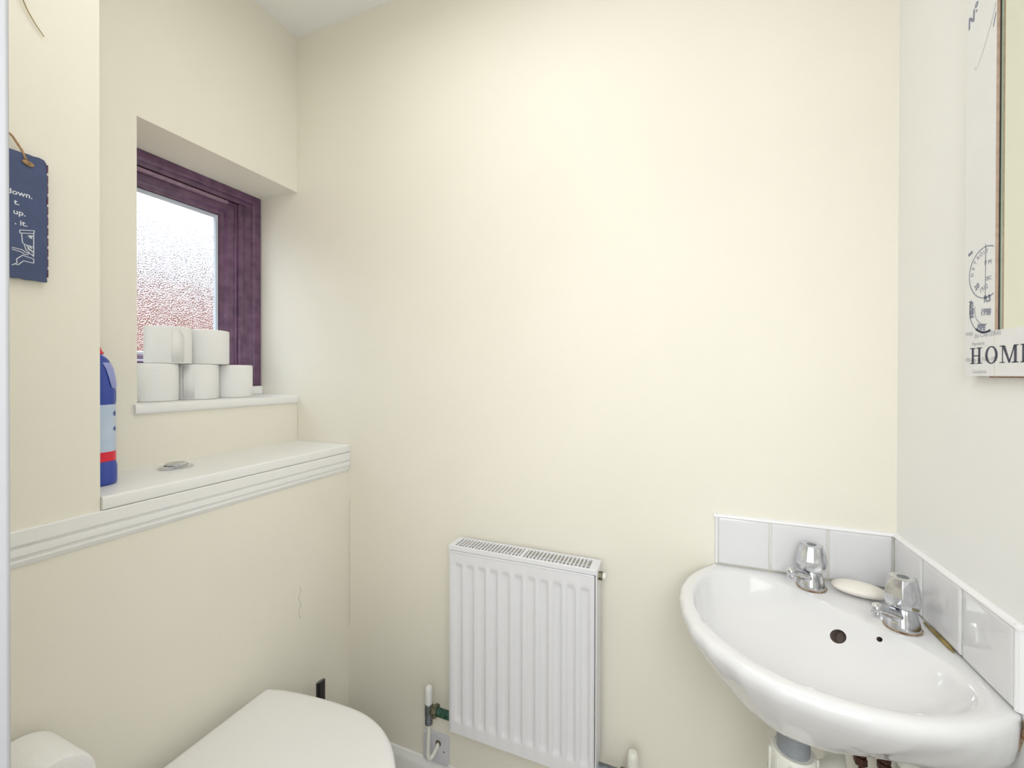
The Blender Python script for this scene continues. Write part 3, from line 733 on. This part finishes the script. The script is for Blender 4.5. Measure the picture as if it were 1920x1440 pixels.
# holes cut through the glaze: overflow, chain hole
def cutter(p, n, r, depth, seg=32):
    b2 = lathe([(r, 0), (r, depth)], base=Vector(p)+Vector(n).normalized()*.02, axis=-Vector(n), n=seg)
    bmesh.ops.recalc_face_normals(b2, faces=b2.faces); me = bpy.data.meshes.new('c'); b2.to_mesh(me); b2.free(); me.materials.append(M['ceramic']); me.materials.append(M['hole'])
    for f in me.polygons: f.material_index = 1
    return bpy.data.objects.new('c', me)
from mathutils.bvhtree import BVHTree
bm = bmesh.new(); bm.from_mesh(ba.data); bvh = BVHTree.FromBMesh(bm); bm.free()
def onbowl(x, y):      # surface point and normal of the bowl below local (x, y)
    h = bvh.ray_cast(Vector((x, y, .2)), Vector((0, 0, -1))); return h[0], h[1]
OV = (.276-XR, .936-D); CH = (.329-XR, .9145-D)
for (x, y), r in ((OV, .0125), (CH, .0042)):
    p, nn = onbowl(x, y)
    nn = (nn+Vector((-.5, -.5, 0))).normalized()
    c = cutter(p, nn, r, .020+.022); S.collection.objects.link(c); c.location = bs.location
    md = ba.modifiers.new('hole', 'BOOLEAN'); md.operation = 'DIFFERENCE'; md.object = c; md.solver = 'EXACT'; md.use_self = True
    bpy.context.view_layer.update()
    dg = bpy.context.evaluated_depsgraph_get(); me = bpy.data.meshes.new_from_object(ba.evaluated_get(dg))
    ba.modifiers.clear(); ba.data = me;
    for f in me.polygons:      # the drilled wall and floor of the hole
        v = f.center-p; t_ = v.dot(nn); rad_ = (v-nn*t_).length
        if (rad_ < r*.93 and t_ < -.004) or (rad_ < r*1.06 and t_ < .012 and abs(f.normal.dot(nn)) < .2): f.material_index = 1
    bpy.data.objects.remove(c)
ba.data.name = 'bowl'
ba.data.shade_smooth(); ba.data.set_sharp_from_angle(angle=radians(60))
p, nn = onbowl(-.262, -.262)
obj('waste_outlet', lathe([(.034, .001), (.033, .003), (.026, .0025), (.020, -.002)], base=p, n=32), M['chrome'], bs)
# sealant between basin end and wall, and along the tiles
bm = bmesh.new()
zz_ = [-.004, -.02, -.05, -.08, -.11]
P = [(-g_-.0005, -.352+.0, -.006), (-.0008, -.350, -.020), (-.0008, -.340, -.050), (-.0008, -.325, -.078)]
obj('wall_sealant', tube([(-.0015, -.3495, -.004), (-.0015, -.347, -.020), (-.0015, -.337, -.050), (-.0015, -.321, -.078), (-.0015, -.300, -.100)], .0022, 8), M['rust'], bs)
obj('tile_sealant', tube([(-.0095, -.130, .0022), (-.0098, -.16, .0032), (-.0098, -.205, .0032), (-.0095, -.215, .0022)], [.0018, .003, .003, .0015], 8), M['mould'], bs)

# ------------------------------------------------------------------ taps
def tap(x, y, dirv, label, hrot):
    a = math.atan2(dirv[1], dirv[0])
    t = thing('basin_tap', (x, y, zr), label, 'tap', 'chrome pillar taps', rz=a)   # local +x = spout direction
    n = 36
    def el(rx, ry, z, cx=0): return [(cx+rx*cos(2*pi*i/n), ry*sin(2*pi*i/n), z) for i in range(n)]
    obj('sealant_ring', loft([el(.0275, .0255, .0005), el(.0285, .0262, .0022), el(.026, .0245, .0035)]), M['rust'], t)
    obj('tap_body', loft([el(.0262, .0245, .001), el(.0262, .0245, .004), el(.0252, .0232, .010), el(.0228, .021, .020), el(.0205, .019, .028), el(.0180, .0170, .035), el(.0140, .0140, .040), el(.012, .012, .044)]), M['chrome'], t, angle=50)
    P = [(.006, 0, .020), (.020, 0, .027), (.036, 0, .0345), (.050, 0, .0405), (.062, 0, .0445), (.068, 0, .0445), (.0725, 0, .043)]
    obj('spout', tube(P, [.0125, .0115, .0098, .0090, .0092, .0086, .0045], 24), M['chrome'], t, angle=60)
    obj('aerator', lathe([(.0086, 0), (.0092, .001), (.0092, .008), (.0080, .009), (.0080, .014)], base=(.062, 0, .0285), n=24), M['chrome'], t)
    # faceted handle
    def hx(r, z, ph=0, k=8, sq=0):
        out = []
        for i in range(k):
            q = 2*pi*i/k+ph; rr_ = r*(1-(sq if i % 2 else 0)); out.append((rr_*cos(q), rr_*sin(q), z))
        return out
    h = obj('handle', loft([hx(.0215, .0385, 0, 12, .06), hx(.0250, .0405, 0, 12, .08), hx(.0275, .0480, 0, 12, .10), hx(.0278, .0600, 0, 12, .13), hx(.0240, .0760, 0, 12, .10), hx(.0200, .0890, 0, 12, .06), hx(.0190, .0900, 0, 12, .06)]), M['chrome'], t, smooth=False, bevel=.0012)
    h.rotation_euler = (0, 0, hrot)
    obj('tap_indice', lathe([(.0085, 0), (.0085, .0006), (.007, .0012)], base=(0, 0, .0897), n=24), M['vgrey'], t)
    return t
t1 = tap(.263, 1.050, (-.72, -.70), 'far chrome basin tap with faceted head, standing left of the soap by the far tiles', .2)
t2 = tap(.3715, .942, (-.80, -.62), 'near chrome basin tap with faceted head and rust stained base, by the right wall tiles', .5)

# soap
sb = bmesh.new(); bmesh.ops.create_uvsphere(sb, u_segments=40, v_segments=24, radius=1)
for v in sb.verts:
    x, y, z_ = v.co; rxy = sqrt(x*x+y*y)
    k = 1/max(1e-6, (abs(x)**2.3+abs(y)**2.3)**(1/2.3))*rxy if rxy > 1e-6 else 1
    zc_ = math.copysign(abs(z_)**1.15, z_)
    v.co = Vector((x*k*.0455, y*k*.0265, zc_*.0135+.0135 if z_ > 0 else zc_*.0125+.0135))
    if v.co.z < .002: v.co.z = .0015
so_ = obj('soap_bar', sb, M['soap'], loc=(.342, 1.044, zr+.0005)); so_.rotation_euler = (0, 0, radians(-14))
tag(so_, 'ivory oval bar of soap on the basin ledge between the two taps', 'soap')

# ------------------------------------------------------------------ bottle trap under the basin
wx, wy = XR-.238, D-.263
trp = thing('bottle_trap', (wx, wy, zr-.36), 'white plastic bottle trap with grey threaded waste below the corner basin', 'basin trap')
zo = .36
prof = []
for i in range(16):
    z0 = zo-.208+i*.0042; prof += [(.0225, z0), (.0240, z0+.0014), (.0240, z0+.0022), (.0225, z0+.0036)]
obj('threaded_waste', lathe(prof, n=36), M['gplas'], trp, angle=60)
obj('waste_flange', lathe([(.025, zo-.1415), (.029, zo-.140), (.029, zo-.1380)], n=36), M['cplas'], trp)
bm = lathe([(.0325, zo-.238), (.0340, zo-.236), (.0325, zo-.193), (.0300, zo-.190), (.0245, zo-.191)], n=40)
for i in range(10):
    a = 2*pi*i/10; box(bm, .0305, .0362, -.0022, .0022, zo-.236, zo-.196)
    for v in bm.verts[-8:] if False else list(bm.verts)[-8:]: v.co = Matrix.Rotation(a, 3, 'Z') @ v.co
obj('lock_nut', bm, M['cplas'], trp, angle=40)
obj('trap_body', lathe([(.020, zo-.240), (.040, zo-.243), (.043, zo-.250), (.042, zo-.275), (.0325, zo-.278), (.0325, zo-.330), (.035, zo-.333), (.035, zo-.352), (.030, zo-.360)], n=40), M['cplas'], trp)
obj('outlet_pipe', tube(catmull([(.018, .018, zo-.262), (.06, .06, zo-.262), (.085, .09, zo-.262), (.10, .20, zo-.262), (.102, .2415, zo-.262)], 5, False), .017, 20), M['cplas'], trp)

# supply pipes behind the basin
for (x, y, rad_, mm, lab, topz) in ((.352, 1.062, .0085, 'brown', 'left dark brown supply pipe rising behind the basin near the far corner', zr-.165), (.391, 1.062, .0080, 'brown', 'right dark brown supply pipe rising behind the basin beside the far corner', zr-.165)):
    sp = thing('supply_pipe', (x, y, 0), lab, 'pipe', 'brown supply pipes below the basin')
    obj('pipe', tube([(0, 0, 0), (0, 0, topz)], .0065, 14), M[mm], sp)
    obj('compression_nut', lathe([(.0100, 0), (.0118, .002), (.0118, .014), (.0100, .016)], base=(0, 0, H-.80), n=6), M[mm], sp)
    obj('compression_nut', lathe([(.0095, 0), (.0108, .002), (.0108, .009), (.0095, .011)], base=(0, 0, H-.782), n=6), M[mm], sp)
tt = thing('tap_connector', (.383, .948, zr-.36), 'white plastic tap connector hanging below the basin at the near tap', 'pipe')
obj('connector_nut', lathe([(.016, 0), (.017, .003), (.0165, .05), (.014, .055)], base=(0, 0, .112), n=24), M['cplas'], tt)
obj('tail_pipe', tube([(0, 0, -.36), (0, 0, .115)], .0075, 14), M['brown'], tt)
bkt = thing('wall_bracket', (XR-.0, .86, H-.655), 'small brown iron basin bracket end on the right wall below the basin', 'bracket')
obj('bracket_arm', BX(-.022, -.001, -.012, .012, -.008, .030), M['brown'], bkt, bevel=.002)
obj('bracket_bolt', lathe([(.006, 0), (.006, .004)], base=(-.022, 0, .004), axis=(-1, 0, 0), n=6), M['brown'], bkt)

# ------------------------------------------------------------------ printed mirror on the right wall
fx = .410; my0, my1, mz0, mz1 = .300, .8545, H-.0015, H+.760
mo = (XR, .577, H+.379)
mi = thing('framed_mirror', mo, 'mirror in a whitewashed board frame printed with postmarks and HOME, on the right wall', 'mirror')
obj('frame_stile', BX(fx, XR-.004, .790, my1, mz0, mz1, org=mo), [M['frame'], M['mdf']], mi, smooth=False)
obj('frame_stile', BX(fx, XR-.004, my0, .365, mz0, mz1, org=mo), [M['frame'], M['mdf']], mi, smooth=False)
obj('frame_rail', BX(fx, XR-.004, .365, .7897, mz0, H+.0625, org=mo), [M['frame'], M['mdf']], mi, smooth=False)
obj('frame_rail', BX(fx, XR-.004, .365, .7897, H+.697, mz1, org=mo), [M['frame'], M['mdf']], mi, smooth=False)
for o in [x for x in bpy.data.objects if x.parent == mi]:
    for f in o.data.polygons:
        if f.normal.x > -.5 and not (f.normal.y > .5): f.material_index = 1
obj('backing_board', BX(XR-.0042, XR-.0005, my0+.004, .817, mz0-.0025, mz1-.004, org=mo), M['mdf'], mi, smooth=False)
obj('mirror_glass', BX(.4146, XR-.0043, .369, .7885, H+.058, H+.700, org=mo), M['mirror'], mi, smooth=False)
obj('mirror_edge', BX(.4142, .4147, .7858, .7882, H+.0625, H+.697, org=mo), M['medge'], mi, smooth=False)
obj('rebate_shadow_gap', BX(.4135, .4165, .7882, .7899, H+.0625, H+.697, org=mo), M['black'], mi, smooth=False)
XP = fx-.0003-mo[0]
# HOME in slab serif: strokes built as flat quads; local frame u runs left to right (towards -y), v up
def UV(u, v, y0=.842, z0=H+.0165): return (y0-u-mo[1], z0+v-mo[2])
hb = bmesh.new()
def quad(p): hb.faces.new([hb.verts.new((XP, *UV(*q))) for q in p])
def rect(u0, u1, v0, v1): quad([(u0, v0), (u1, v0), (u1, v1), (u0, v1)])
hh = .0235
def letterH(u):
    rect(u+.004, u+.0085, 0, hh); rect(u+.0185, u+.023, 0, hh); rect(u+.0085, u+.0185, hh*.47, hh*.54)
    for c in (u+.00625, u+.02075): rect(c-.006, c+.006, 0, .0012); rect(c-.006, c+.006, hh-.0012, hh)
def letterO(u):
    n = 40; o_ = []; 
    ring0 = [(u+.0125+.0125*cos(2*pi*i/n), hh/2+(hh/2+.0008)*sin(2*pi*i/n)) for i in range(n)]
    ring1 = [(u+.0125+.0078*cos(2*pi*i/n), hh/2+(hh/2-.0008)*sin(2*pi*i/n)) for i in range(n)]
    for i in range(n): quad([ring0[i], ring0[(i+1) % n], ring1[(i+1) % n], ring1[i]])
def letterM(u):
    rect(u+.0045, u+.0062, 0, hh); rect(u+.0265, u+.031, 0, hh)
    quad([(u+.0045, hh), (u+.0098, hh), (u+.0195, .0015), (u+.0168, .0)]); quad([(u+.0168, .0), (u+.0190, .0), (u+.0285, hh), (u+.0262, hh)])
    rect(u+.000, u+.010, 0, .0012); rect(u+.022, u+.0345, 0, .0012); rect(u+.000, u+.0085, hh-.0012, hh); rect(u+.0265, u+.0345, hh-.0012, hh)
def letterE(u):
    rect(u+.003, u+.0078, 0, hh); rect(u, u+.021, hh-.0012, hh); rect(u, u+.022, 0, .0012); rect(u+.0078, u+.015, hh*.47, hh*.53)
    quad([(u+.0198, hh-.0012), (u+.021, hh-.0012), (u+.021, hh-.007), (u+.0205, hh-.007)]); quad([(u+.0205, .0012), (u+.022, .0012), (u+.0225, .0075), (u+.022, .0075)])
letterH(0); letterO(.0335); letterM(.0625); letterE(.100)
obj('home_lettering', hb, M['ink'], mi, smooth=False, recalc=False)
def arc(bm, cy, cz_, r, a0, a1, w, ymin=.7905, n=60):
    run = []
    for k in range(n+1):
        a = radians(a0+(a1-a0)*k/n); y, z_ = cy-r*cos(a), cz_+r*sin(a)     # angle measured as seen by the viewer
        if y > ymin: run.append((y-mo[1], z_-mo[2]))
        else:
            if len(run) > 1: ribbon(bm, run, w, XP)
            run = []
    if len(run) > 1: ribbon(bm, run, w, XP)
yd, zd_ = (0, -1, 0), (0, 0, 1)
def ptx(bm, txt, size, y, z_, rot=0, **k):
    c, s_ = cos(radians(rot)), sin(radians(rot))
    return text_bm(txt, size, (XP, y-mo[1], z_-mo[2]), (0, -c, s_), (0, s_, c), bm=bm, **k)
pm = bmesh.new()
cy1, cz1, r1 = .8085, H+.1475, .0365
arc(pm, cy1, cz1, r1, 0, 360, .0014, n=90)
ribbon(pm, [(cy1+.0005-mo[1], cz1+r1+.004-mo[2]), (cy1+.0008-mo[1], cz1-r1-.002-mo[2])], .0011, XP)
for ch, a in zip('DETROIT', (176, 158, 141, 124, 110, 98, 86)):
    rr_ = .0268; aa = radians(a); y, z_ = cy1-rr_*cos(aa), cz1+rr_*sin(aa)
    ptx(pm, ch, .0085, y, z_, a-90, align='CENTER')
ptx(pm, 'P', .009, cy1+.003, cz1+.010); ptx(pm, 'M', .009, cy1-.0045, cz1+.010)
ptx(pm, 'DEC', .008, cy1+.0005, cz1-.0125, sx=.8)
ptx(pm, '20', .0105, cy1+.022, cz1-.023, 30, bold=.0003); ptx(pm, '1912', .010, cy1+.012, cz1-.0285, 18, sx=.9)
ribbon(pm, [(y-mo[1], H+z_-mo[2]) for y, z_ in ((.8475, .181), (.838, .1845))], .0042, XP)
obj('round_postmark', pm, M['ink2'], mi, smooth=False, recalc=False)
pm = bmesh.new()
cy2, cz2, r2 = .8095, H+.0955, .0340
arc(pm, cy2, cz2, r2, 150, 290, .0014); arc(pm, cy2, cz2, .0225, 165, 280, .0009)
arc(pm, cy2, cz2-.001, r2-.0012, 232, 290, .0035)
ptx(pm, 'R3', .0135, cy2+.003, cz2+.009, bold=.0004); ptx(pm, '1998', .0135, cy2+.010, cz2-.0085, -6, sx=.8, bold=.0004)
ptx(pm, 'AVEN', .011, cy2+.0345, cz2+.015, -86, bold=.0009, sx=.9); ptx(pm, 'PEPE', .011, cy2+.0165, cz2-.0285, -8, bold=.0007, sx=.75)
obj('double_postmark', pm, M['ink2'], mi, smooth=False, recalc=False)
pm = bmesh.new()
ptx(pm, 'das CARTEIRAS', .0098, .8325, H+.0545, 1, sx=.85)
ptx(pm, '100-rua da Praia-100', .0095, .8530, H+.0195, 0, sx=.85); ptx(pm, 'Carteiras', .0080, .8370, H+.0025, 0, sx=1.05)
ptx(pm, 'Antiga', .0085, .8530, H+.0600, 0, sx=.8); ptx(pm, 'Papelaria', .0070, .8380, H+.0440, 0, sx=1.1)
obj('faded_lettering', pm, M['ink3'], mi, smooth=False, recalc=False)
pm = bmesh.new()
ptx(pm, 'N', .021, .8515, H+.524, 25, shear=.5, bold=.0007); ptx(pm, 'o', .013, .8355, H+.5445, 25, shear=.3, bold=.0006); ptx(pm, '.', .018, .834, H+.538, 25, bold=.0008)
ptx(pm, '6', .021, .8205, H+.5475, 25, bold=.0006)
fl = catmull([(.8335, .459), (.8350, .455), (.8325, .4525), (.828, .456), (.818, .469), (.808, .485), (.798, .503), (.7915, .519)], 5, False)
ribbon(pm, [(p.x-mo[1], H+p.y-mo[2]) for p in fl], .0005, XP)
ribbon(pm, [(y-mo[1], H+z_-mo[2]) for y, z_ in ((.7965, .489), (.7915, .505))], .0016, XP)
obj('number_flourish', pm, M['ink2'], mi, smooth=False, recalc=False)
